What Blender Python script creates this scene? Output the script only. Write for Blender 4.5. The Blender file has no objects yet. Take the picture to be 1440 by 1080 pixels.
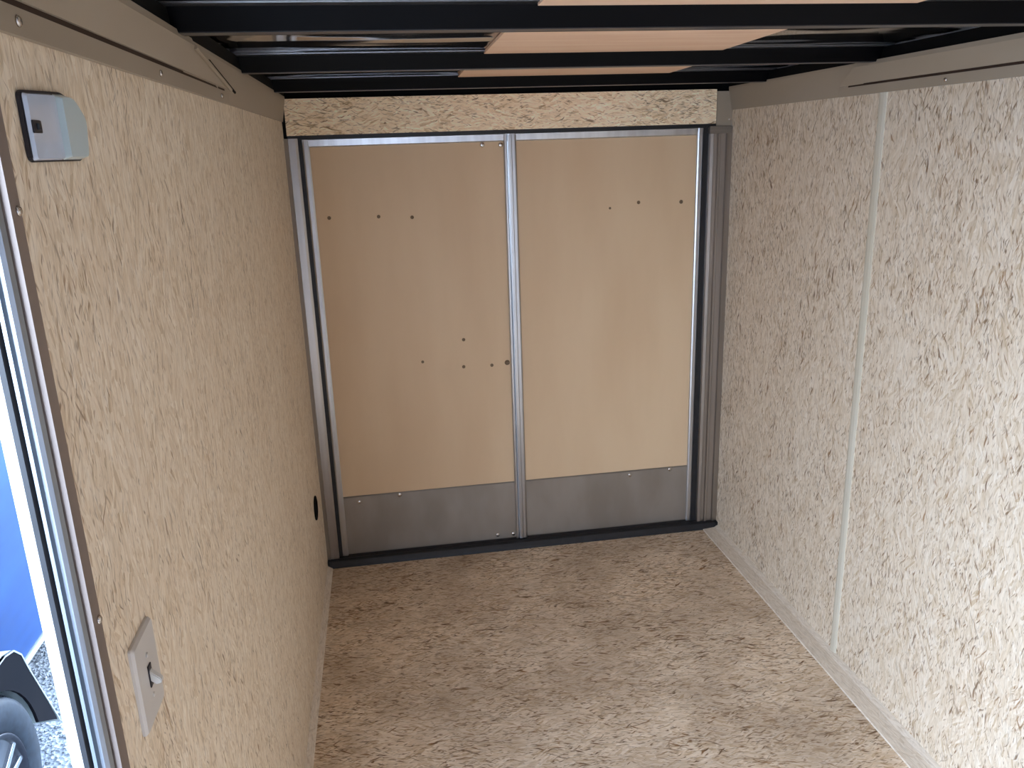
import bpy, bmesh, math, random
from mathutils import Vector, Matrix
random.seed(7)
S = bpy.context.scene
COL = S.collection

# ------------------------------------------------------------------ camera
cam_d = bpy.data.cameras.new('camera'); cam = bpy.data.objects.new('camera', cam_d); COL.objects.link(cam)
def cam_matrix(loc, a, b, c):
    ca, sa, cb, sb, cc, sc = math.cos(a), math.sin(a), math.cos(b), math.sin(b), math.cos(c), math.sin(c)
    f = Vector((-sa*cb, ca*cb, sb)); r = Vector((ca, sa, 0)); u = r.cross(f)
    r2 = cc*r + sc*u; u2 = -sc*r + cc*u
    m = Matrix((( r2.x, u2.x, -f.x, loc[0]), (r2.y, u2.y, -f.y, loc[1]), (r2.z, u2.z, -f.z, loc[2]), (0, 0, 0, 1)))
    return m
cam.matrix_world = cam_matrix((0.32898977, -3.24017938, 1.7016669), math.radians(-8.69586), math.radians(-16.22245), math.radians(-1.86907))
cam_d.sensor_width = 36.0; cam_d.lens = 1143.99/1440*36.0; cam_d.clip_start = 0.02
S.camera = cam

# ------------------------------------------------------------------ light
w = bpy.data.worlds.new('overcast_sky'); S.world = w; w.use_nodes = True
bg = w.node_tree.nodes['Background']
bg.inputs['Strength'].default_value = 5.0
_nt = w.node_tree; _tc = _nt.nodes.new('ShaderNodeTexCoord'); _sp = _nt.nodes.new('ShaderNodeSeparateXYZ'); _rp = _nt.nodes.new('ShaderNodeValToRGB')
_nt.links.new(_tc.outputs['Generated'], _sp.inputs[0]); _nt.links.new(_sp.outputs[2], _rp.inputs[0]); _nt.links.new(_rp.outputs[0], bg.inputs['Color'])
_e = _rp.color_ramp.elements; _e[0].position = 0.0; _e[0].color = (1.04, 1.28, 1.62, 1); _e[1].position = 0.9; _e[1].color = (.48, .67, .99, 1)
def portal(name, loc, rot, sx, sy):
    l = bpy.data.lights.new(name, 'AREA'); l.shape = 'RECTANGLE'; l.size = sx; l.size_y = sy
    l.cycles.is_portal = True
    o = bpy.data.objects.new(name, l); COL.objects.link(o); o.location = loc; o.rotation_euler = rot
portal('side_door_portal', (-0.045, (-3.52-2.425)/2, 0.9), (0, -math.pi/2, 0), 1.85, 1.1)
vs = S.view_settings
vs.view_transform = 'Standard'; vs.look = 'None'; vs.gamma = 1.0; vs.use_curve_mapping = False
vs.exposure = 1.64

# ------------------------------------------------------------------ helpers
def lin(c):
    return tuple((x/255/12.92 if x/255 <= .04045 else ((x/255+.055)/1.055)**2.4) for x in c)
def tag(o, label=None, cat=None, group=None, kind=None):
    for k, v in (('label', label), ('category', cat), ('group', group), ('kind', kind)):
        if v: o[k] = v
    return o
def empty(name, loc=(0, 0, 0), **k):
    o = bpy.data.objects.new(name, None); COL.objects.link(o); o.location = loc
    o.empty_display_size = .05
    return tag(o, **k)
def obj(name, bm, mat, parent=None, smooth=False, **k):
    me = bpy.data.meshes.new(name)
    bmesh.ops.recalc_face_normals(bm, faces=bm.faces)
    if smooth:
        for f in bm.faces: f.smooth = True
    bm.to_mesh(me); bm.free()
    for m in (mat if isinstance(mat, (list, tuple)) else [mat]): me.materials.append(m)
    o = bpy.data.objects.new(name, me); COL.objects.link(o)
    if parent:
        o.parent = parent
        if any(parent.location): o.matrix_parent_inverse = Matrix.Translation(-parent.location)
    return tag(o, **k)
def B(): return bmesh.new()
def box(bm, x0, x1, y0, y1, z0, z1, bev=0, seg=2):
    t = B()
    bmesh.ops.create_cube(t, size=1)
    for v in t.verts:
        v.co = Vector(((x0+x1)/2+v.co.x*(x1-x0), (y0+y1)/2+v.co.y*(y1-y0), (z0+z1)/2+v.co.z*(z1-z0)))
    if bev: bmesh.ops.bevel(t, geom=t.edges[:], offset=bev, segments=seg, affect='EDGES')
    merge(bm, t); return bm
def merge(bm, t):
    me = bpy.data.meshes.new('t'); t.to_mesh(me); t.free(); bm.from_mesh(me); bpy.data.meshes.remove(me)
def prism(bm, pts, axis, a, b, bev=0):
    """closed polygon pts (in the two other axes, cyclic order) extruded along axis from a to b"""
    t = B()
    def P(p, h):
        return {0: (h, p[0], p[1]), 1: (p[0], h, p[1]), 2: (p[0], p[1], h)}[axis]
    A = [t.verts.new(P(p, a)) for p in pts]; C = [t.verts.new(P(p, b)) for p in pts]
    t.faces.new(A); t.faces.new(C[::-1])
    n = len(pts)
    for i in range(n): t.faces.new((A[i], A[(i+1) % n], C[(i+1) % n], C[i]))
    bmesh.ops.recalc_face_normals(t, faces=t.faces)
    if bev: bmesh.ops.bevel(t, geom=t.edges[:], offset=bev, segments=2, affect='EDGES')
    merge(bm, t); return bm
def lathe(bm, prof, c, axis=0, n=32):
    """prof: list of (radius, height) revolved about axis through c"""
    t = B(); rings = []
    for r, h in prof:
        ring = []
        for i in range(n):
            a = 2*math.pi*i/n; u, v = r*math.cos(a), r*math.sin(a)
            p = {0: (h, u, v), 1: (u, h, v), 2: (u, v, h)}[axis]
            ring.append(t.verts.new((c[0]+p[0], c[1]+p[1], c[2]+p[2])))
        rings.append(ring)
    for A, C in zip(rings, rings[1:]):
        for i in range(n): t.faces.new((A[i], A[(i+1) % n], C[(i+1) % n], C[i]))
    if prof[0][0] > 1e-5: t.faces.new(rings[0])
    if prof[-1][0] > 1e-5: t.faces.new(rings[-1][::-1])
    bmesh.ops.remove_doubles(t, verts=t.verts, dist=1e-6)
    merge(bm, t); return bm
def rounded(pts, r, n=5):
    out = []; m = len(pts)
    for i in range(m):
        p0, p1, p2 = Vector(pts[i-1]), Vector(pts[i]), Vector(pts[(i+1) % m])
        rr = r[i] if isinstance(r, (list, tuple)) else r
        a = p1+(p0-p1).normalized()*rr; c = p1+(p2-p1).normalized()*rr
        for k in range(n+1):
            s = k/n; out.append(tuple((1-s)**2*a+2*s*(1-s)*p1+s*s*c))
    return out

# ------------------------------------------------------------------ materials
def mat(name, rgb, rough=.5, metal=0, spec=.5):
    m = bpy.data.materials.new(name); m.use_nodes = True
    b = m.node_tree.nodes['Principled BSDF']
    b.inputs['Base Color'].default_value = (*lin(rgb), 1)
    b.inputs['Roughness'].default_value = rough; b.inputs['Metallic'].default_value = metal
    b.inputs['Specular IOR Level'].default_value = spec
    return m
class NT:
    def __init__(s, m): s.nt = m.node_tree; s.b = s.nt.nodes['Principled BSDF']
    def n(s, t, **k):
        x = s.nt.nodes.new(t)
        for a, v in k.items():
            if a.startswith('i_'): x.inputs[a[2:].replace('_', ' ')].default_value = v
            else: setattr(x, a, v)
        return x
    def l(s, a, b): s.nt.links.new(a, b)
    def math(s, op, a, b=None, c=None, clamp=False):
        x = s.n('ShaderNodeMath', operation=op); x.use_clamp = clamp
        for i, v in enumerate((a, b, c)):
            if v is None: continue
            if isinstance(v, (int, float)): x.inputs[i].default_value = v
            else: s.l(v, x.inputs[i])
        return x.outputs[0]
    def mix(s, f, a, b, mode='MIX'):
        x = s.n('ShaderNodeMix', data_type='RGBA', blend_type=mode)
        for i, v in ((0, f), (6, a), (7, b)):
            if isinstance(v, (int, float)): x.inputs[i].default_value = v
            elif isinstance(v, tuple): x.inputs[i].default_value = (*v[:3], 1)
            else: s.l(v, x.inputs[i])
        return x.outputs[2]
    def ramp(s, f, stops, interp='LINEAR'):
        x = s.n('ShaderNodeValToRGB'); x.color_ramp.interpolation = interp
        e = x.color_ramp.elements
        while len(e) < len(stops): e.new(.5)
        for q, (p, c) in zip(e, stops): q.position = p; q.color = (*c[:3], 1)
        s.l(f, x.inputs[0]); return x.outputs[0]
    def bump(s, h, strength=.2, dist=.002):
        x = s.n('ShaderNodeBump'); x.inputs['Strength'].default_value = strength; x.inputs['Distance'].default_value = dist
        s.l(h, x.inputs['Height']); s.l(x.outputs[0], s.b.inputs['Normal'])

def osb(name, long_axis, normal_axis, tone=(1, 1, 1), contrast=1.0, fleck=1.0, scale=1.0, dirt=0.0, fleck_th=.628):
    """oriented strand board: fine cream strands along long_axis with sparse brown flakes"""
    m = mat(name, (200, 185, 160), .62, spec=.3); N = NT(m)
    g = N.n('ShaderNodeNewGeometry')
    sx = N.n('ShaderNodeSeparateXYZ'); N.l(g.outputs['Position'], sx.inputs[0])
    cross_axis = 3-long_axis-normal_axis
    U = sx.outputs[long_axis]; V = sx.outputs[cross_axis]
    def uv(angle, su, sv, seed, wob=.010, wscale=9.0):
        cb = N.n('ShaderNodeCombineXYZ'); N.l(U, cb.inputs[0]); N.l(V, cb.inputs[1]); cb.inputs[2].default_value = seed
        nz = N.n('ShaderNodeTexNoise', i_Scale=wscale, i_Detail=2.0); N.l(cb.outputs[0], nz.inputs['Vector'])
        off = N.n('ShaderNodeVectorMath', operation='SUBTRACT'); N.l(nz.outputs['Color'], off.inputs[0]); off.inputs[1].default_value = (.5, .5, .5)
        of2 = N.n('ShaderNodeVectorMath', operation='MULTIPLY'); N.l(off.outputs[0], of2.inputs[0]); of2.inputs[1].default_value = (wob, wob*4, 0)
        ad = N.n('ShaderNodeVectorMath', operation='ADD'); N.l(cb.outputs[0], ad.inputs[0]); N.l(of2.outputs[0], ad.inputs[1])
        mp = N.n('ShaderNodeMapping'); mp.inputs['Rotation'].default_value = (0, 0, math.radians(angle))
        N.l(ad.outputs[0], mp.inputs['Vector'])
        m2 = N.n('ShaderNodeVectorMath', operation='MULTIPLY'); N.l(mp.outputs[0], m2.inputs[0]); m2.inputs[1].default_value = (su*scale, sv*scale, 1)
        return m2.outputs[0]
    def strands(angle, seed, su=30, sv=170):
        v = N.n('ShaderNodeTexVoronoi', i_Scale=1.0); v.voronoi_dimensions = '2D'
        N.l(uv(angle, su, sv, seed), v.inputs['Vector'])
        s2 = N.n('ShaderNodeSeparateColor'); N.l(v.outputs['Color'], s2.inputs[0])
        return s2.outputs[0], v.outputs['Distance']
    a, da = strands(6, 1.3); b, db = strands(-24, 4.1); c, dc = strands(31, 8.2, 34, 180)
    k = N.n('ShaderNodeTexNoise', i_Scale=14.0, i_Detail=3.0); N.l(g.outputs['Position'], k.inputs['Vector'])
    k1 = N.math('GREATER_THAN', k.outputs['Fac'], .53); k2 = N.math('LESS_THAN', k.outputs['Fac'], .42)
    ab = N.n('ShaderNodeMix', data_type='FLOAT'); N.l(k1, ab.inputs[0]); N.l(a, ab.inputs[2]); N.l(b, ab.inputs[3])
    abc = N.n('ShaderNodeMix', data_type='FLOAT'); N.l(k2, abc.inputs[0]); N.l(ab.outputs[0], abc.inputs[2]); N.l(c, abc.inputs[3])
    val = abc.outputs[0]
    def T(rgb):
        mid = (226, 214, 198)
        return tuple(x*t for x, t in zip(lin(tuple(mm+(q-mm)*contrast for q, mm in zip(rgb, mid))), tone))
    base = N.ramp(val, [(0, T((204, 186, 162))), (.12, T((219, 204, 184))), (.5, T((228, 216, 200))), (.85, T((233, 223, 209))), (1, T((238, 230, 219)))])
    # broad tone drift between mats of strands
    bn = N.n('ShaderNodeTexNoise', i_Scale=3.2, i_Detail=3.0); N.l(uv(0, 1, 2.2, 2.0), bn.inputs['Vector'])
    base = N.mix(N.math('MULTIPLY_ADD', bn.outputs['Fac'], 1.5, -.55, clamp=True), base, N.mix(.35, base, T((208, 186, 160))))
    # fine fibre streaks
    fn = N.n('ShaderNodeTexNoise', i_Scale=1.0, i_Detail=3.0, i_Roughness=.6); N.l(uv(3, 22, 330, 3.3), fn.inputs['Vector'])
    base = N.mix(1.0, base, N.ramp(fn.outputs['Fac'], [(.3, (.80, .78, .75)), (.5, (.98, .98, .98)), (.72, (1.06, 1.06, 1.06))]), 'MULTIPLY')
    # brown bark flakes
    tot = None
    cl = N.n('ShaderNodeTexNoise', i_Scale=5.5, i_Detail=2.0); N.l(uv(0, 1, 1.6, 41.0), cl.inputs['Vector'])
    cth = N.math('MULTIPLY_ADD', cl.outputs['Fac'], -.16, .085)
    for ang, seed, su, sv, th in ((4, 11.7, 14, 84, fleck_th+.03), (-25, 15.1, 19, 105, fleck_th+.02), (22, 19.9, 17, 100, fleck_th+.02), (-8, 23.9, 44, 190, fleck_th), (12, 31.3, 34, 230, fleck_th), (-14, 37.7, 8, 52, fleck_th+.085), (9, 43.1, 40, 150, fleck_th+.01)):
        q = N.n('ShaderNodeTexNoise', i_Scale=1.0, i_Detail=1.5, i_Roughness=.5); N.l(uv(ang, su, sv, seed, .012, 13), q.inputs['Vector'])
        mk = N.math('MULTIPLY', N.math('SUBTRACT', N.math('SUBTRACT', q.outputs['Fac'], th), cth), 10, clamp=True)
        tot = mk if tot is None else N.math('MAXIMUM', tot, mk)
    fl = N.math('MULTIPLY', tot, 1.0*fleck, clamp=True)
    fc = N.ramp(k.outputs['Fac'], [(.35, lin((150, 110, 70))), (.55, lin((100, 70, 42))), (.7, lin((160, 120, 80)))])
    base = N.mix(fl, base, fc)
    if dirt:
        dn = N.n('ShaderNodeTexNoise', i_Scale=2.6, i_Detail=5.0, i_Roughness=.65); N.l(g.outputs['Position'], dn.inputs['Vector'])
        base = N.mix(N.math('MULTIPLY', N.ramp(dn.outputs['Fac'], [(.40, (0, 0, 0)), (.68, (1, 1, 1))]), dirt), base, lin((150, 128, 106)))
    N.l(base, N.b.inputs['Base Color'])
    h = N.math('ADD', N.math('MULTIPLY', val, .6), N.math('MULTIPLY', fn.outputs['Fac'], .6))
    N.bump(h, .25, .0015)
    return m
def noisy(name, rgb, rgb2, scale=(3, 3, 3), rough=.5, metal=0, spec=.5, bump=0, detail=3, r2=None, lo=.35, hi=.65):
    m = mat(name, rgb, rough, metal, spec); N = NT(m)
    g = N.n('ShaderNodeNewGeometry'); v = N.n('ShaderNodeVectorMath', operation='MULTIPLY')
    N.l(g.outputs['Position'], v.inputs[0]); v.inputs[1].default_value = scale
    n = N.n('ShaderNodeTexNoise', i_Scale=1.0, i_Detail=float(detail)); N.l(v.outputs[0], n.inputs['Vector'])
    N.l(N.ramp(n.outputs['Fac'], [(lo, lin(rgb)), (hi, lin(rgb2))]), N.b.inputs['Base Color'])
    if r2 is not None:
        N.l(N.math('MULTIPLY_ADD', n.outputs['Fac'], r2-rough, rough), N.b.inputs['Roughness'])
    if bump: N.bump(n.outputs['Fac'], 1.0, bump)
    return m
M = {}
M['osb_wall'] = osb('osb_wall', 2, 0, (.98, .93, .86), fleck=.85)
M['osb_left'] = osb('osb_left', 2, 0, (1.07, 1.02, .94), fleck=.7, fleck_th=.645, scale=1.15)
M['osb_header'] = osb('osb_header', 0, 1, (1.36, 1.22, 1.0), contrast=1.3, fleck=.8, fleck_th=.63)
M['osb_floor'] = osb('osb_floor', 0, 2, (1.06, .96, .85), contrast=1.3, fleck=1.0, dirt=.52, fleck_th=.612)
M['batten'] = noisy('batten', (212, 204, 186), (204, 195, 175), (9, 9, 2), .45)
M['shoe'] = osb('shoe', 1, 2, (1.02, 1.0, .98), contrast=.4, fleck=.15)
M['cove'] = noisy('cove', (162, 148, 130), (156, 141, 122), (5, 1.5, 5), .42, 0, .5)
M['luan'] = noisy('luan', (220, 190, 154), (213, 181, 145), (5, 5, 1.2), .48, 0, .35, detail=4)
M['luan_roof'] = noisy('luan_roof', (248, 212, 182), (240, 198, 166), (3, 26, 3), .55, 0, .3, detail=4)
M['alu'] = noisy('alu', (205, 207, 210), (190, 191, 194), (40, 40, 1.5), .26, 1.0, r2=.36)
M['alu_jamb'] = noisy('alu_jamb', (178, 172, 167), (164, 158, 152), (40, 40, 1.5), .3, 1.0, r2=.4)
M['alu_dull'] = noisy('alu_dull', (150, 143, 135), (136, 128, 119), (2, 60, 60), .42, .9, r2=.5)
M['kick'] = noisy('kick', (160, 151, 141), (146, 136, 125), (7, 4, 3), .40, .6, r2=.5)
M['alu_door'] = noisy('alu_door', (150, 154, 160), (128, 131, 136), (40, 40, 1.5), .34, 1.0, r2=.42)
M['taupe'] = noisy('taupe', (138, 124, 116), (128, 114, 106), (10, 10, 1), .5, .25)
M['rubber'] = noisy('rubber', (26, 26, 30), (18, 18, 22), (30, 30, 30), .45)
M['crease_shade'] = mat('crease_shade', (60, 46, 38), .7, 0, .15)  # shade of the cove groove, put into the colour
M['black'] = mat('black', (5, 5, 6), .7, 0, .12)
M['bow'] = noisy('bow', (5, 5, 8), (3, 3, 5), (4, 30, 30), .35, 0, .08)
M['web'] = noisy('web', (70, 70, 73), (56, 56, 59), (2, 30, 30), .35, .6)  # grey sheen painted on the bow undersides
M['flange'] = noisy('flange', (150, 150, 152), (120, 120, 124), (3, 20, 20), .3, .9)
M['roof'] = noisy('roof', (205, 203, 200), (188, 186, 184), (2.2, 5, 1), .08, 1.0, bump=.02, detail=1)
M['steel'] = mat('steel', (205, 200, 195), .25, 1)
M['hole'] = mat('hole', (112, 90, 66), .6)
M['lens'] = noisy('lens', (196, 208, 228), (188, 200, 220), (20, 20, 20), .18, 0, .6)
M['lens'].node_tree.nodes['Principled BSDF'].inputs['Coat Weight'].default_value = .5
M['lens_edge'] = mat('lens_edge', (186, 202, 206), .2)
M['lamp_base'] = mat('lamp_base', (34, 32, 40), .4)
M['plate'] = mat('plate', (204, 198, 192), .35)
M['toggle'] = mat('toggle', (206, 202, 196), .35)
M['white'] = mat('white', (226, 222, 224), .35)
M['blue'] = noisy('blue', (16, 45, 86), (24, 58, 106), (1.2, 1.0, 7), .4, 0, .2, detail=4)
M['blue'].node_tree.nodes['Principled BSDF'].inputs['Coat Weight'].default_value = .05
M['fender'] = mat('fender', (176, 184, 180), .4, .6)
M['skirt'] = noisy('skirt', (10, 11, 16), (17, 16, 19), (3, 3, 3), .8, 0, .08)
M['tyre'] = noisy('tyre', (34, 42, 50), (24, 30, 37), (40, 40, 40), .6, 0, .3)
M['rim'] = mat('rim', (26, 28, 36), .35, .3)
M['spoke'] = mat('spoke', (200, 206, 210), .25, 1)
def gravel_mat():
    m = mat('gravel', (120, 122, 126), .8); N = NT(m)
    g = N.n('ShaderNodeNewGeometry'); v = N.n('ShaderNodeTexVoronoi', i_Scale=70.0); N.l(g.outputs['Position'], v.inputs['Vector'])
    s2 = N.n('ShaderNodeSeparateColor'); N.l(v.outputs['Color'], s2.inputs[0])
    N.l(N.ramp(s2.outputs[0], [(0, lin((84, 88, 92))), (.5, lin((112, 116, 120))), (1, lin((146, 148, 150)))]), N.b.inputs['Base Color'])
    N.bump(v.outputs['Distance'], .8, .01); return m
M['gravel'] = gravel_mat()

# ------------------------------------------------------------------ dimensions
W = 1.75; FRONT = -3.75; ROOF = 1.94; GROUND = -0.583
DY0, DY1, DZ = -3.52, -2.425, 1.80      # side door opening

# ------------------------------------------------------------------ room shell
floor = obj('floor', box(B(), -.04, W+.04, FRONT, .08, -.06, -.02), M['black'], kind='structure',
            label='strand board deck of the trailer, dirty tan, running back to the rear doors')
obj('floor_panel', box(B(), -.035, W, FRONT, -.0, -.02, 0), M['osb_floor'], floor)

wl = B()
box(wl, -.038, -.012, DY1-.002, .10, -.10, ROOF+.03); box(wl, -.038, -.012, FRONT-.05, DY0+.002, -.10, ROOF+.03); box(wl, -.038, -.012, DY0, DY1, DZ, ROOF+.03)
box(wl, -.038, -.012, DY0, DY1, -.10, -.02)
wall_left = obj('wall_left', wl, M['white'], kind='structure', label='left wall of tan strand board between the side door and the rear doors')
obj('wall_panel', box(B(), -.012, 0, DY1+.008, -.001, 0, 1.93), M['osb_left'], wall_left)
obj('wall_panel', box(B(), -.012, 0, FRONT, DY0-.008, 0, 1.93), M['osb_left'], wall_left)
obj('wall_panel', box(B(), -.012, 0, DY0-.008, DY1+.008, DZ+.008, 1.93), M['osb_left'], wall_left)

wall_right = obj('wall_right', box(B(), W+.012, W+.048, FRONT-.05, .10, -.10, ROOF+.03), M['white'], kind='structure',
                 label='right wall of two strand board sheets joined by a vertical batten')
YS = -1.022
obj('wall_panel', box(B(), W, W+.012, YS+.0015, -.001, 0, 1.93), M['osb_wall'], wall_right)
obj('wall_panel', box(B(), W, W+.012, FRONT, YS-.0015, 0, 1.93), M['osb_wall'], wall_right)
sb = B(); prism(sb, [(W, YS-.017), (W-.003, YS-.017), (W-.005, YS-.008), (W-.005, YS+.008), (W-.003, YS+.017), (W, YS+.017)], 2, .012, 1.82)
obj('seam_batten', sb, M['batten'], wall_right, label='pale flat plastic batten over the sheet joint')

wr = B()
box(wr, -.048, W+.048, .045, .10, 1.765, ROOF+.03)
wall_rear = obj('wall_rear', wr, M['black'], kind='structure', label='strand board header above the rear doors')
obj('header_panel', box(B(), .012, 1.684, 0, .045, 1.767, 1.897), M['osb_header'], wall_rear)
cap = box(B(), 1.685, W-.001, -.004, .04, 1.757, 1.889, .0015)
ec = obj('corner_plate', cap, M['cove'], wall_rear, label='plain taupe metal plate filling the upper right corner')
sc_ = B(); lathe(sc_, [(.004, 0), (.004, -.002), (.0001, -.003)], (1.737, -.004, 1.782), 1, 10); obj('screw', sc_, M['steel'], wall_rear)

obj('wall_front_unseen', box(B(), -.048, W+.048, FRONT-.05, FRONT, -.10, ROOF+.03), M['white'], kind='structure',
    label='unseen white front wall behind the viewpoint')  # unseen wall, made white to bounce light towards the rear doors

# ------------------------------------------------------------------ roof
rb = B(); nx, ny = 24, 60
vv = [[rb.verts.new((-.048+(W+.096)*i/nx, FRONT-.05+(-FRONT+.15)*j/ny, ROOF)) for i in range(nx+1)] for j in range(ny+1)]
for j in range(ny):
    for i in range(nx): rb.faces.new((vv[j][i], vv[j][i+1], vv[j+1][i+1], vv[j+1][i]))
ex = bmesh.ops.extrude_face_region(rb, geom=rb.faces[:])
for v in [e for e in ex['geom'] if isinstance(e, bmesh.types.BMVert)]: v.co.z += .02
ceiling = obj('ceiling', rb, M['roof'], kind='structure', label='bare sheet metal roof skin above the black roof bows')
bows = [-3.10, -2.43, -1.73, -1.01, -.327]
def bay(y0, y1, x1a, x1b):
    b = B(); prism(b, [(.61, y0), (x1a, y0), (x1b, y1), (.622, y1)], 2, ROOF-.008, ROOF-.001)
    obj('liner_panel', b, M['luan_roof'], ceiling, label='tan plywood liner strip under the roof skin')
bay(-3.05, -2.455, 1.29, 1.30); bay(-2.375, -1.755, 1.31, 1.33); bay(-1.675, -1.035, 1.235, 1.262); bay(-.955, -.352, 1.335, 1.36); bay(-.272, .03, 1.33, 1.33)
names = ['over the viewpoint', 'just ahead of the viewpoint', 'nearest in view, at the top edge of the photo', 'middle one of three in view', 'farthest in view, just before the rear header']
for i, y in enumerate(bows):
    t = empty('roof_bow', (W/2, y, 1.90), label='black steel crosswise roof bow, '+names[i], cat='roof beam', group='roof bows')
    # pressed hat channel
    b = B(); tk = .0025
    out = [(-.045, 1.9385), (-.018, 1.9385), (0, 1.90), (.05, 1.90), (.068, 1.9385), (.095, 1.9385)]
    inn = [(.095, 1.936), (.0665, 1.936), (.0485, 1.9025), (.0015, 1.9025), (-.0165, 1.936), (-.045, 1.936)]
    pl = [(y+.0-.0, 0)]
    prof = [(y+a, z) for a, z in out]
    web = [(prof[1][0], prof[1][1]), prof[2], prof[3], prof[4]]
    n0 = [(a, z) for a, z in web]
    prism(b, [web[0], web[1], web[2], web[3], (web[3][0]-.003, web[3][1]), (web[2][0]-.0015, web[2][1]+.0025), (web[1][0]+.0015, web[1][1]+.0025), (web[0][0]+.003, web[0][1])], 0, .002, W-.002)
    obj('channel', b, M['bow'], t)
    obj('web_sheen', box(B(), .004, W-.004, y+.001, y+.032, 1.8985, 1.9), M['web'], t)  # grey strip standing in for the floor's reflection along the bow's lower edge
    f = box(B(), .002, W-.002, y-.045, y-.016, 1.9362, 1.9392); obj('flange', f, M['flange'], t)
    f = box(B(), .002, W-.002, y+.066, y+.095, 1.9362, 1.9392); obj('flange', f, M['flange'], t)
for k, x0, x1 in ((1, -.012, .024), (2, W-.024, W+.012)):
    pass

# ------------------------------------------------------------------ cove trims
def cove(n, side, label, y_seam_low, y_seam_high):
    X = (lambda x: x) if side < 0 else (lambda x: W-x)
    t = empty('trim_%d' % n, (X(0), -1.8, 1.82), label=label, kind='structure')
    # far length: flat face from wall to roof
    b = B()
    prism(b, [(X(.0), 1.817), (X(.004), 1.817), (X(.018), 1.898), (X(.018), 1.905), (X(.0), 1.905)], 1, y_seam_high-.03, -.001)
    obj('cove_strip', b, M['cove'], t)
    # near length lapped over it, with flange, groove and face; its end is cut on a slant
    b = B()
    prof = [(.001, 1.8165), (.0085, 1.8165), (.0098, 1.8415), (.0012, 1.8425), (.0012, 1.8472), (.0122, 1.848), (.0265, 1.893), (.0245, 1.9045), (.001, 1.9045)]
    def yend(z): return y_seam_low+(y_seam_high-y_seam_low)*min(1, max(0, (z-1.845)/.05))
    A = [b.verts.new((X(x), FRONT, z)) for x, z in prof]; C = [b.verts.new((X(x), yend(z), z)) for x, z in prof]
    b.faces.new(A); b.faces.new(C[::-1])
    for i in range(len(prof)): b.faces.new((A[i], A[(i+1) % len(prof)], C[(i+1) % len(prof)], C[i]))
    obj('cove_strip', b, M['cove'], t)
    prism(gb := B(), [(X(.0012), 1.8415), (X(.0090), 1.8415), (X(.0090), 1.8476), (X(.0012), 1.8476)], 1, FRONT+.001, y_seam_low-.05); obj('groove_shade', gb, M['crease_shade'], t)  # dark brown strip laid in the groove to paint its shaded crease
    e0, e1 = Vector((X(.0135), y_seam_low+.004, 1.848)), Vector((X(.0262), y_seam_high+.01, 1.8915))
    e1b = e0.lerp(e1, .82)
    for nm, dy, dx, r, mt in (('end_bead', 0, .0008, .0042, 'cove'), ('seam_gap', .088, -.0050, .0036, 'black')):
        if side > 0: break
        tb = B(); dv = Vector((dx if side < 0 else -dx, dy, 0)); e9 = e1 if nm == 'end_bead' else e1b; d_ = (e9-e0)
        q = d_.to_track_quat('Z', 'Y').to_matrix().to_4x4()
        bmesh.ops.create_cone(tb, cap_ends=True, segments=10, radius1=r, radius2=r, depth=d_.length, matrix=Matrix.Translation((e0+e9)/2+dv) @ q)
        obj(nm, tb, M[mt], t)
    for ys in (-3.42, -2.888, -2.354, -1.821, -1.29):
        if ys > y_seam_low-.02: continue
        s = B(); h = .0095
        pr = [(.0055, 0), (.0055, .0015), (.004, .0028), (.0001, .0032)]
        lathe(s, [(r, (hh if side < 0 else -hh)) for r, hh in pr], (X(h-.0003), ys, 1.829), 0, 10); obj('screw', s, M['steel'], t, smooth=True)
    # steel roof rail behind the cove
    obj('roof_rail', box(B(), *sorted((X(-.012), X(.016))), FRONT, 0, 1.9055, 1.935), M['black'], t)
cove(1, -1, 'taupe metal cove along the top of the left wall, two lapped lengths', -1.19, -1.62)
cove(2, 1, 'taupe metal cove along the top of the right wall', -.80, -.90)
bL = prism(B(), [(0, .014), (0, 0), (.021, 0), (.020, .003)], 1, -2.42, -.02); obj('baseboard_left', bL, M['shoe'], kind='structure', label='thin pale strip at the foot of the left wall')
bR = prism(B(), [(W, .016), (W, 0), (W-.074, 0), (W-.072, .004), (W-.02, .008)], 1, FRONT, -.02); obj('baseboard_right', bR, M['shoe'], kind='structure', label='pale low strip at the foot of the right wall')

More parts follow.
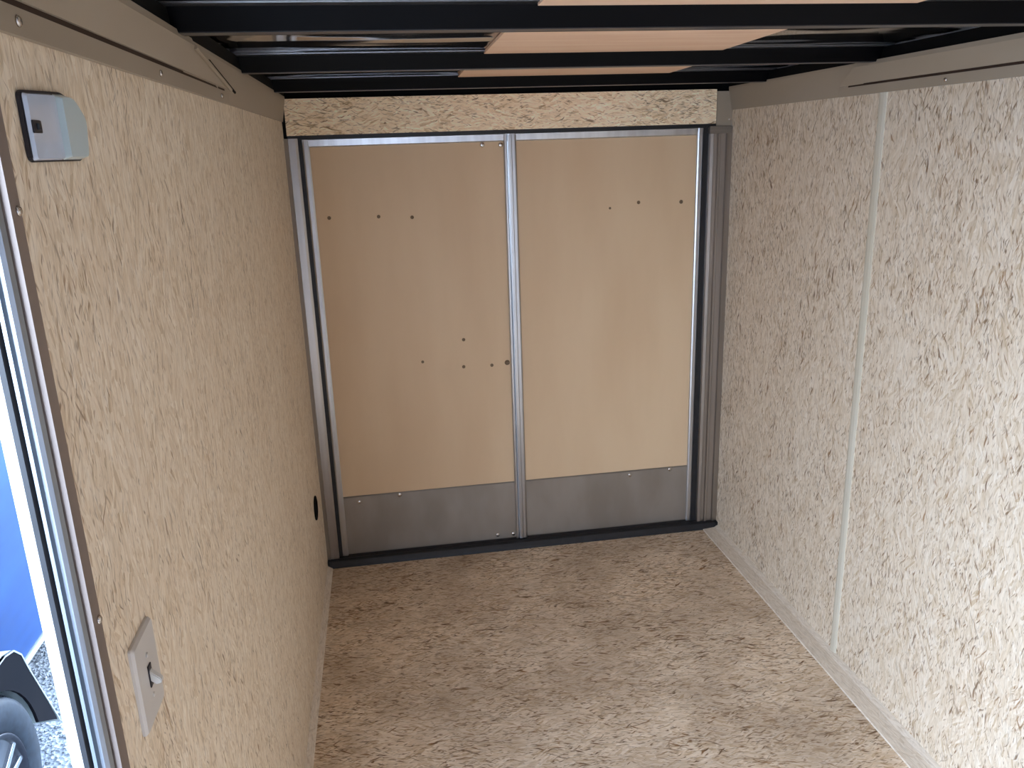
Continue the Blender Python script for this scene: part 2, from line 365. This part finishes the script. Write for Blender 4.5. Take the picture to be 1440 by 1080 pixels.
# ------------------------------------------------------------------ rear doors
def rivet(px, pz, y, parent, r=.009, m='steel', d=.003):
    s = B(); lathe(s, [(r, .0005), (r, -d*.4), (r*.7, -d*.9), (.0001, -d)], (px, y, pz), 1, 12); return obj('rivet', s, M[m], parent, smooth=True)
def dimple(px, pz, y, parent, r=.007):
    s = B(); lathe(s, [(r, 0), (r*1.0, -.0012), (r*.7, -.0014), (r*.5, -.0004), (.0001, -.0003)], (px, y, pz), 1, 14); return obj('screw_plug', s, M['hole'], parent, smooth=True)
PY = .018
def rear_door(n, label, x0, x1, stile0, stile1, plugs, rivets):
    d = empty('door_%d' % n, ((x0+x1)/2, PY, .04), label=label, kind='structure')
    obj('door_panel', box(B(), x0, x1, PY, PY+.02, .04, 1.735), M['luan'], d)
    obj('kick_plate', box(B(), x0, x1, PY-.0025, PY, .036, .297), M['kick'], d, label='dull grey metal kick plate')
    obj('kick_rail', box(B(), x0, x1, PY-.0035, PY-.0005, .295, .301, .001), M['alu_dull'], d)
    r = B(); prism(r, [(PY, 1.724), (PY-.010, 1.728), (PY-.012, 1.751), (PY+.02, 1.753), (PY+.02, 1.724)], 0, stile0[0], stile1[1]); obj('top_rail', r, M['alu'], d)
    for (a, b_) in (stile0, stile1):
        s = B(); prism(s, [(a, PY+.02), (a, PY-.011), (a+.25*(b_-a), PY-.013), (a+.75*(b_-a), PY-.013), (b_, PY-.010), (b_, PY+.02)], 2, .032, 1.752)
        obj('stile', s, M['alu'], d)
    obj('bottom_rail', box(B(), stile0[0], stile1[1], PY-.004, PY+.02, .022, .036), M['alu_dull'], d)
    for p in plugs: dimple(p[0], p[1], PY, d, p[2] if len(p) > 2 else .007)
    for p in rivets: rivet(p[0], p[1], PY-.0025, d)
    return d
rear_door(1, 'left rear barn door, tan plywood panel with a grey kick plate', .086, .824, (.064, .088), (.824, .837),
          [(.137, 1.462), (.325, 1.459), (.454, 1.451), (.459, .866, .006), (.632, .948), (.627, .833), (.745, .831), (.81, .838, .011)],
          [(.152, .272), (.325, .288), (.741, .052), (.811, .050), (.741, 1.714), (.813, 1.712)])
rear_door(2, 'right rear barn door, lighter tan plywood panel with a grey kick plate', .871, 1.614, (.8385, .871), (1.612, 1.634),
          [(1.252, 1.452, .005), (1.372, 1.470), (1.553, 1.465, .008)], [(1.347, .279), (1.532, .289)])
# meeting astragal on the right leaf
a = B(); prism(a, [(.838, PY-.010), (.838, PY-.019), (.844, PY-.021), (.852, PY-.021), (.855, PY-.018), (.866, PY-.018), (.872, PY-.014), (.872, PY-.010)], 2, .034, 1.748)
obj('astragal', a, M['alu'], bpy.data.objects['door_2'], label='bright metal strip covering the gap between the leaves')
# ------------------------------------------------------------------ rear door frame and seals
t3 = empty('trim_3', (W/2, 0, 0), label='metal jambs and black rubber seal framing the rear doors', kind='structure')
j = B(); prism(j, [(.0, .04), (.0, -.012), (.013, -.014), (.015, -.008), (.040, -.006), (.049, -.002), (.049, .04)], 2, 0, 1.757); obj('jamb', j, M['alu_jamb'], t3)
j = B(); prism(j, [(W, .04), (W, -.014), (W-.022, -.016), (W-.026, -.008), (W-.046, -.008), (W-.050, -.013), (W-.058, -.013), (W-.062, -.006), (W-.074, -.006), (W-.078, -.011), (W-.090, -.009), (W-.094, 0), (W-.094, .04)], 2, 0, 1.736); obj('jamb', j, M['alu_jamb'], t3)
obj('filler', box(B(), -.0125, .013, .0005, .05, .0, 1.94), M['black'], t3)
obj('jamb_cap', box(B(), W-.096, W-.001, -.016, .04, 1.728, 1.757, .002), M['alu_dull'], t3, label='dull cap on top of the right jamb')
obj('seal', box(B(), .049, .064, .006, .04, .02, 1.766), M['rubber'], t3); obj('seal', box(B(), 1.634, W-.094, .006, .04, .02, 1.766), M['rubber'], t3)
obj('seal', box(B(), .0, W, .001, .0445, 1.753, 1.767), M['rubber'], t3)
sl = B(); prism(sl, [(.03, .0), (.03, .030), (.012, .034), (.0, .026), (-.012, .030), (-.028, .026), (-.038, .012), (-.040, .0)], 0, .002, W-.012); obj('sill_seal', sl, M['rubber'], t3, label='rounded black rubber seal along the sill')
obj('sill', box(B(), -.04, W+.04, .031, .09, -.06, .021), M['black'], t3)
for x in (.006, W-.006):
    obj('corner_block', box(B(), x-.005, x+.005, -.036, .03, 0, .03, .002), M['rubber'], t3)

# ------------------------------------------------------------------ side door frame
t4 = empty('trim_4', (-.03, DY1, 0), label='ridged aluminium frame of the open side door at the left edge', kind='structure')
def jamb_side(y, s):
    """s=+1: the opening lies towards -y of y"""
    Y = lambda d: y-s*d
    obj('flange', prism(B(), [(0.0, Y(-.012)), (.0035, Y(-.012)), (.0045, Y(.012)), (-.006, Y(.012)), (-.006, Y(0)), (0, Y(0))], 2, 0, DZ+.012), M['taupe'], t4)
    b = B(); prism(b, [(-.006, Y(-.002)), (-.006, Y(.013)), (-.001, Y(.016)), (-.003, Y(.022)), (-.007, Y(.024)), (-.009, Y(.018)), (-.013, Y(.018)), (-.0145, Y(.024)), (-.018, Y(.024)), (-.019, Y(-.002))], 2, 0, DZ); obj('ridged_jamb', b, M['alu_door'], t4)
    b = B(); prism(b, [(-.019, Y(-.002)), (-.019, Y(.020)), (-.022, Y(.026)), (-.027, Y(.026)), (-.030, Y(.018)), (-.030, Y(-.002))], 2, -.02, DZ); obj('seal', b, M['rubber'], t4)
    b = B(); prism(b, [(-.030, Y(-.002)), (-.030, Y(.020)), (-.040, Y(.020)), (-.044, Y(.014)), (-.044, Y(-.03)), (-.0385, Y(-.03)), (-.0385, Y(-.002))], 2, -.10, DZ+.02); obj('outer_trim', b, M['white'], t4)
jamb_side(DY1, 1); jamb_side(DY0, -1)
obj('head_jamb', box(B(), -.044, .004, DY0, DY1, DZ-.02, DZ), M['alu'], t4)
obj('threshold', box(B(), -.044, -.0, DY0+.02, DY1-.02, -.02, .004, .002), M['alu_dull'], t4)
for z in (1.236, .75, .3, 1.66):
    s = B(); lathe(s, [(.005, 0), (.005, .0015), (.003, .003), (.0001, .0032)], (.0038, DY1+.004, z), 0, 10); obj('screw', s, M['steel'], t4, smooth=True)

# ------------------------------------------------------------------ dome light
dl = empty('dome_light', (0, -2.30, 1.735), label='pale rectangular dome light with a black rim, high on the left wall', cat='lamp')
pts = rounded([(-2.369, 1.702), (-2.369, 1.768), (-2.250, 1.773), (-2.214, 1.748), (-2.228, 1.702)], [.008, .008, .02, .012, .008])
obj('base', prism(B(), pts, 0, .0002, .0055, .001), M['lamp_base'], dl, label='black rim of the lamp')
def frustum(bm, p0, x0, p1, x1):
    A = [bm.verts.new((x0, *p)) for p in p0]; C = [bm.verts.new((x1, *p)) for p in p1]; n = len(A)
    for i in range(n): bm.faces.new((A[i], A[(i+1) % n], C[(i+1) % n], C[i]))
    bm.faces.new(A); bm.faces.new(C[::-1]); return bm
def shrink(p, k, c): return [(c[0]+(a-c[0])*k, c[1]+(b-c[1])*k) for a, b in p]
lp = rounded([(-2.3675, 1.7035), (-2.3675, 1.766), (-2.290, 1.769), (-2.290, 1.7035)], .004)
lb = frustum(B(), lp, .005, shrink(lp, .95, (-2.32, 1.735)), .009); obj('lens', lb, M['lens'], dl, label='pale translucent switch half of the lamp')
lp = rounded([(-2.290, 1.7035), (-2.290, 1.769), (-2.252, 1.771), (-2.218, 1.747), (-2.230, 1.7035)], [.003, .003, .015, .01, .006])
lb = frustum(B(), lp, .005, shrink(lp, .90, (-2.255, 1.735)), .014); obj('lens', lb, M['lens_edge'], dl, label='greenish white lens half of the lamp')
sw = B(); box(sw, .0088, .0105, -2.366, -2.345, 1.729, 1.741, .0005); r1 = obj('rocker_switch', sw, M['lamp_base'], dl, label='small dark rocker switch')
sw = B(); box(sw, .0105, .0132, -2.359, -2.353, 1.732, 1.738, .0005); obj('rocker', sw, M['rubber'], r1)

# ------------------------------------------------------------------ light switch
ls = empty('light_switch', (0, -2.31, 1.09), label='light grey toggle switch plate low on the left wall near the side door', cat='switch')
p0 = rounded([(-2.352, 1.030), (-2.352, 1.150), (-2.272, 1.150), (-2.272, 1.030)], .005)
pb = frustum(B(), p0, .0002, p0, .0035); frustum(pb, p0, .0035, shrink(p0, .95, (-2.312, 1.09)), .007); obj('cover_plate', pb, M['plate'], ls)
tg = B(); box(tg, .007, .0085, -2.318, -2.306, 1.075, 1.105, .0006); obj('toggle_slot', tg, M['lamp_base'], ls)
tg = prism(B(), [(.0075, 1.084), (.0075, 1.098), (.020, 1.086), (.021, 1.080), (.014, 1.078)], 1, -2.3165, -2.3075, .001); obj('toggle', tg, M['toggle'], ls)
for z in (1.062, 1.118):
    s = B(); lathe(s, [(.0035, 0), (.0035, .001), (.0001, .0016)], (.007, -2.312, z), 0, 10); obj('screw', s, M['plate'], ls, smooth=True)

# ------------------------------------------------------------------ grommet
gr = empty('grommet', (0, -.275, .392), label='round black grommet in the lower left wall beside the rear doors', cat='grommet')
g_ = B(); lathe(g_, [(.046, 0), (.048, .003), (.045, .006), (.039, .007), (.036, .004), (.034, .0008)], (0.0003, -.275, .392), 0, 28); obj('rim', g_, M['black'], gr, smooth=True)
g_ = B(); lathe(g_, [(.035, 0), (.035, .0012), (.0001, .0012)], (0.0002, -.275, .392), 0, 28); obj('plug', g_, M['black'], gr)

# ------------------------------------------------------------------ outside
obj('ground', box(B(), -14, 8, -12, 14, GROUND-.1, GROUND), M['gravel'], kind='structure', label='pale gravel yard outside the side door')
st = B()
for i in range(2600):
    x, y = random.uniform(-1.75, -.75), random.uniform(-.75, .75); r = random.uniform(.004, .010)
    t = Matrix.Translation((x, y, GROUND+r*.3)) @ Matrix.Rotation(random.random()*6, 4, 'Z') @ Matrix.Diagonal((r, r*random.uniform(.6, 1), r*.7, 1))
    bmesh.ops.create_icosphere(st, subdivisions=1, radius=1, matrix=t)
obj('gravel', st, M['gravel'], kind='stuff', label='loose pale gravel stones on the yard beside the blue trailer', cat='gravel')

BX = -1.20
ct = empty('parked_trailer', (BX-.9, -.5, GROUND), label='blue parked trailer with a spoked wheel, outside the side door', cat='trailer')
obj('body', box(B(), BX-1.7, BX, -3.0, 1.9, -.205, 1.0, .012), M['blue'], ct)
for k in range(4):
    y0 = -3.0+k*1.225
    obj('side_panel', box(B(), BX+.0005, BX+.004, y0+.002, y0+1.223, -.185, .995, .001), M['blue'], ct)
obj('lower_rail', box(B(), BX-.02, BX+.012, -3.0, 1.9, -.222, -.200, .004), M['fender'], ct, label='silver rail along the bottom edge')
obj('chassis', box(B(), BX-1.5, BX-.15, -3.4, 1.8, -.33, -.207), M['skirt'], ct)
# fender: flat top with slanting ends (outline in y, z)
yc, zc, R = -.889, -.253, .33
half = [(-.392, -.322), (-.396, -.314), (-.535, .010), (-.560, .079), (-.602, .122), (-.66, .139)]
outer = half+[(2*yc-a, z) for a, z in half[::-1]]
inner = [(a+(.004 if a < yc else -.004), z-.004) for a, z in outer]
inner[0] = (half[0][0]-.004, -.322); inner[-1] = (2*yc-half[0][0]+.004, -.322)
fb = B(); prism(fb, outer+inner[::-1], 0, BX+.001, BX+.20); obj('fender', fb, M['fender'], ct, label='silver fender sheet with slanting ends')
rr = .344
arc = [(yc+rr*math.cos(t), zc+rr*math.sin(t)) for t in [math.pi*(.04+.92*i/20) for i in range(21)]]
sk = B(); prism(sk, [(-.415, -.30)]+half[2:]+[(2*yc-a, z) for a, z in half[2:][::-1]]+[(2*yc+.415, -.30)]+[(2*yc-q[0], q[1]) for q in arc], 0, BX+.188, BX+.1985)
obj('fender_skirt', sk, M['skirt'], ct, label='dark grey side face of the fender')
obj('well_panel', box(B(), BX+.005, BX+.009, yc-.42, yc+.42, -.30, .12), M['skirt'], ct)
X0 = BX+.03
ty = B(); lathe(ty, [(.21, 0), (.25, -.008), (.30, -.004), (.322, .012), (R, .035), (R, .135), (.322, .160), (.30, .174), (.255, .178), (.215, .170), (.205, .155), (.205, .01), (.21, 0)], (X0, yc, zc), 0, 56)
tyo = obj('tyre', ty, M['tyre'], ct, smooth=True)
td = B()
for k in range(64):
    a = 2*math.pi*k/64; t = Matrix.Translation((X0+.085, yc, zc)) @ Matrix.Rotation(a, 4, 'X') @ Matrix.Translation((0, 0, R+.001)) @ Matrix.Diagonal((.10, .018, .006, 1))
    bmesh.ops.create_cube(td, size=1, matrix=t)
obj('tread', td, M['tyre'], tyo, kind='stuff')
rm = B(); lathe(rm, [(.209, .150), (.213, .172), (.206, .175), (.195, .160), (.19, .09), (.06, .075), (.0001, .075)], (X0, yc, zc), 0, 48); rim = obj('rim', rm, M['rim'], ct, smooth=True)
for k in range(6):
    for s in (-1, 1):
        a = 2*math.pi*k/6+.30+s*.16
        q = B(); prism(q, [(.03, -.012), (.20, -.009+s*.008), (.20, .009+s*.008), (.03, .012)], 0, .10, .165, .003)
        o = obj('spoke', q, M['spoke'], rim)
        o.matrix_basis = Matrix.Translation((X0, yc, zc)) @ Matrix.Rotation(a, 4, 'X')
hb = B(); lathe(hb, [(.045, .08), (.045, .155), (.03, .17), (.0001, .172)], (X0, yc, zc), 0, 24); obj('hub', hb, M['spoke'], rim, smooth=True)
